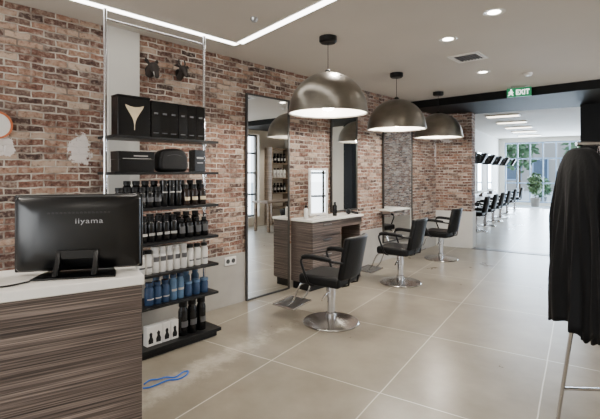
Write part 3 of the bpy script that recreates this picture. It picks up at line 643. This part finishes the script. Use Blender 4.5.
def leaves(m,c,rad,n,size,sq=1):
    bm=m.bm
    for i in range(n):
        v=Vector((random.gauss(0,1),random.gauss(0,1),random.gauss(0,1))).normalized()*random.uniform(.45,1)
        p=Vector((c[0]+v.x*rad[0],c[1]+v.y*rad[1],c[2]+v.z*rad[2]))
        a=Vector((random.gauss(0,1),random.gauss(0,1),random.gauss(0,.7))).normalized(); b_=a.cross(Vector((random.gauss(0,1),random.gauss(0,1),random.gauss(0,1)))).normalized()
        s_=size*random.uniform(.6,1.2)
        m._f([bm.verts.new(p-a*s_),bm.verts.new(p+b_*s_*.45),bm.verts.new(p+a*s_),bm.verts.new(p-b_*s_*.45)])
for j,(px_,py_,lb) in enumerate(((.15,12.2,'leafy plant in a grey pot at the left of the far room window'),(1.9,12.3,'leafy plant in a grey pot at the middle of the far room window'))):
    k=thing('potted_plant',lb,'plant',OP(px_,py_,0))
    MB().lathe([(0,0),(.15,0),(.2,.38),(.18,.38),(.17,.34),(0,.34)],n=24).build('pot',M['pot'],k)
    MB().tube([(0,0,.34),(.02,0,.8),(0,.02,1.1)],.012,8).build('stem',M['bark'],k)
    m=MB(); leaves(m,(0,0,1.0),(.3,.3,.5),260,.12); m.build('foliage',M['leaf'],k,smooth=False)
for i,(x,y,h,r) in enumerate(((-1.2,18.5,5.5,1.2),(2.4,19.5,6.0,1.7),(7.0,19,5,1.8),(3.2,26,7,2.0))):
    nm=['leftmost','second','rightmost','farthest'][i]
    k=thing('street_tree',f'{nm} leafy green tree outside the far window','tree',OP(x,y,-.1))
    MB().tube([(0,0,0),(.05,0,h*.4),(0,.1,h*.75)],[.14,.11,.05],10).build('trunk',M['bark'],k)
    m=MB(); leaves(m,(0,0,h*.60),(r,r,h*.32),900,.2); m.build('crown',M['leaf'],k,smooth=False)
for i,x in enumerate((.2,1.5,2.8)):
    k=thing('street_shrub',['left','middle','right'][i]+' low green shrub outside the far window','shrub',OP(x,14.6,-.1))
    MB().lathe([(0,0),(.2,0),(.26,.4),(0,.38)],n=20).build('planter',M['pot'],k)
    m=MB(); leaves(m,(0,0,.85),(.5,.5,.55),520,.1); m.build('foliage',M['leaf'],k,smooth=False)
k=thing('street_building','pale building across the street beyond the far window','building',OP(1,32,-.1),OA)
MB().box((-9,0,0),(9,3,6)).build('wall',M['facade'],k,smooth=False)
for zz in (.9,):
    for xx in range(-8,9,2):
        f=MB().box((xx-.6,-.05,zz),(xx+.6,0,zz+1.9)).build('window',M['whiteframe'],k); MB().box((xx-.5,-.07,zz+.1),(xx+.5,-.05,zz+1.8)).build('pane',M['pane'],f)

# furniture opposite the mirrors
SHS=6.35
k=thing('display_cabinet','oak display cabinet on the cream wall, reflected in the tall mirror','cabinet',WP(SHS,DR-.002),WA+math.pi)
MB().box((0,-.3,0),(.03,0,2.2)).build('side_panel',M['oak'],k); MB().box((.72,-.3,0),(.75,0,2.2)).build('side_panel',M['oak'],k); MB().box((.03,-.02,0),(.72,0,2.2)).build('back_panel',M['cream'],k)
for i in range(6): MB().box((.03,-.29,.04+i*.42),(.72,-.02,.07+i*.42)).build('shelf_board',M['oak'],k)
for i,(lv,mat,nm) in enumerate(((2,M['bottle_b'],'third'),(3,M['bottle_w'],'fourth'),(4,M['bottle_b'],'fifth'))):
    f=bottle('display_bottle',f'bottle on the {nm} board of the oak cabinet in the mirror',f'bottles on the {nm} board of the oak cabinet',.045,.24,mat,M['black'],.04,.025,(M['label'],.3,.6))
    pos=[SHS-q for q in (.12,.25,.38,.51,.64)]
    f.location=WP(pos[0],DR-.17,.07+lv*.42); f.rotation_euler=(0,0,WA+math.pi)
    for s_ in pos[1:]: dup(f,WP(s_,DR-.17,.07+lv*.42),WA+math.pi)
k=thing('waiting_table','oak waiting table by the side window, seen in the tall mirror','table',WP(5.2,DR-1.0),WA)
MB().box((-.7,-.3,.72),(.7,.3,.76)).build('table_top',M['oak'],k,bev=.004)
for x in (-.62,.62):
    for y in (-.24,.24): MB().box((x-.03,y-.03,0),(x+.03,y+.03,.72)).build('leg',M['oak'],k)

# ================= CLOTHES RACK =================
RX=1.37; RY=2.15; RL=1.2; RT=-.06; RZ=1.64
t=thing('clothes_rack','chrome clothes rack with slanted legs at the right edge','clothes rack',(RX,RY,0),RT)
MB().tube([(.01,0,RZ),(RL,0,RZ)],.010,12).build('rail',M['chrome'],t)
for x in (.13,RL-.1):
    for s in (1,-1): MB().tube([(x,s*.41,.0),(x,0,RZ)],.011,10).build('leg',M['chrome'],t)
MB().tube([(.13,.34,.25),(RL-.1,.34,.25)],.009,10).build('lower_bar',M['chrome'],t)
def rk(x,y,z): 
    c,s_=math.cos(RT),math.sin(RT); return (RX+c*x-s_*y,RY+s_*x+c*y,z)
def garment(x,hw,bot,seed,label,rz=0,thk=1,flare=.38):
    h=thing('clothes_hanger','wire hanger carrying the '+label[0],'hanger',rk(x,0,RZ),RT+rz)
    MB().tube(curve([(0,.0,-.045),(0,0,-.03),(0,.022,-.012),(0,.016,.018),(0,-.004,.0175)],5),.0022,6).build('hook',M['chrome'],h)
    MB().tube([(0,-.13,-.085),(0,0,-.045),(0,.13,-.085)],.004,6).build('shoulder_wire',M['chrome'],h)
    m=MB(); bm=m.bm; n=130; rings=[]
    rows=[(0,.05,.024),(.012,.09,.03),(.035,.125,.036),(.07,hw*.86,.042),(.12,hw,.046),(.2,hw*1.05,.048)]
    zt=RZ-.02
    L=zt-bot
    for k in range(1,19): rows.append((.2+(L-.2)*k/18,hw*(1.05+flare*k/18),.048+.014*k/18))
    for (dz,w_,th) in rows:
        f=min(1,max(0,dz-.06)/.3)
        ring=[]
        for i in range(n):
            a=2*math.pi*i/n; ca,sa=math.cos(a),math.sin(a)
            fold=noise.noise(Vector((ca*2.6+seed*7,sa*2.6,dz*1.1)))*.05+noise.noise(Vector((ca*6+seed*3,sa*6,dz*1.8)))*.03
            fold*=f
            asym=1+.22*noise.noise(Vector((seed*2.3,dz*1.5,0 if ca>0 else 5)))*f
            yy=w_*ca*asym+fold*.5*ca; xx=th*thk*math.copysign(abs(sa)**.6,sa)+fold*(1 if sa>0 else -1)*.7
            hem=(.09*noise.noise(Vector((ca*1.5,sa*1.5,seed*5)))+.03*noise.noise(Vector((ca*5,sa*5,seed))))*(1 if dz>L-.001 else 0)
            ring.append(bm.verts.new((xx,yy,zt-dz-RZ+hem)))
        rings.append(ring)
    for A_,B_ in zip(rings,rings[1:]):
        for i in range(n): m._f([A_[i],A_[(i+1)%n],B_[(i+1)%n],B_[i]])
    o=m.build('salon_cape',M['cloth']); o.location=rk(x,0,RZ); o.rotation_euler=(0,0,RT+rz)
    sd=o.modifiers.new('t','SOLIDIFY'); sd.thickness=.003
    tag(o,label[1],'garment')
garment(.03,.175,.72,1,('leftmost black garment on the rack','leftmost black cape hanging on the chrome rack'),rz=.0,flare=.36)
garment(.215,.19,.60,2,('second black garment on the rack','second black cape on the rack, partly behind the leftmost'),thk=.8)
garment(.33,.19,.36,3,('third black garment on the rack','third black cape from the left on the rack, hanging lower'),thk=.8)

pts=[floorp(*q)+Vector((0,0,.006)) for q in ((144,385),(150,381),(158,380),(166,378),(175,378),(183,373),(188,372),(186,376),(178,380),(168,381),(158,385),(150,388),(143,389))]
tag(MB().tube(curve(pts),.005,8).build('floor_cable',M['bluecable']),'thin blue cable curled on the floor beside the reception desk','cable')

# ================= LIGHT =================
wd=bpy.data.worlds.new('world'); bpy.context.scene.world=wd; wd.use_nodes=True
nt=wd.node_tree; bg=nt.nodes['Background']; bg.inputs['Strength'].default_value=5.5
tc=nt.nodes.new('ShaderNodeTexCoord'); sp=nt.nodes.new('ShaderNodeSeparateXYZ'); r=nt.nodes.new('ShaderNodeValToRGB')
r.color_ramp.elements[0].color=(.66,.80,.95,1); r.color_ramp.elements[1].color=(.5,.72,1,1); r.color_ramp.elements[1].position=.8
nt.links.new(tc.outputs['Generated'],sp.inputs[0]); nt.links.new(sp.outputs[2],r.inputs['Fac']); nt.links.new(r.outputs['Color'],bg.inputs['Color'])
def area(loc,to,sx,sy,p,col):
    l=bpy.data.lights.new('area','AREA'); l.shape='RECTANGLE'; l.size=sx; l.size_y=sy; l.energy=p; l.color=col
    o=bpy.data.objects.new('window_and_fill_light',l); C.objects.link(o); o.location=loc
    o.rotation_euler=(Vector(to)-Vector(loc)).to_track_quat('-Z','Y').to_euler(); return o
area(WP(SB-.3,2.65,1.4),WP(0,2.65,1.4),3.7,2.1,250,(1,.97,.92))
area(WP(4.15,DR+.3,1.4),WP(4.15,0,1.4),2.4,2.2,80,(.97,.98,1))
area(OP(1.1,FY+.35,1.5),OP(1.1,0,1.5),4.4,2.6,1250,(.66,.82,1))
def point(loc,p,r,col=(1,.92,.82),spot=None):
    l=bpy.data.lights.new('lamp','SPOT' if spot else 'POINT'); l.energy=p; l.shadow_soft_size=r; l.color=col
    if spot: l.spot_size=math.radians(spot); l.spot_blend=.6
    o=bpy.data.objects.new('lamp_and_fill_light',l); C.objects.link(o); o.location=loc
for (x,y),_ in LP: point((x,y,2.085),85,.05)
for px,py in ((494,12),(448,39),(483,72)):
    q=ceilp(px,py); point((q.x,q.y,CEIL-.03),62,.04,(1,.93,.85),120)
for s_,d_ in ((-3.5,1.5),(-3.5,3.5),(-1,3.6),(-1.5,1.6),(.6,1.3),(5.6,4.3)):  # further ceiling spots without fixtures; the last is added to warm the oak cabinet
    q=WP(s_,d_); point((q.x,q.y,CEIL-.03 if s_<4 else 2.6),70,.04,(1,.92,.83),130)
for y in (3,7,11): 
    l=OP(1,y,3.0); area(l,l-Vector((0,0,1)),2.5,2,70,(.80,.90,1))  # added fill lights facing down below the far room ceiling, not window daylight
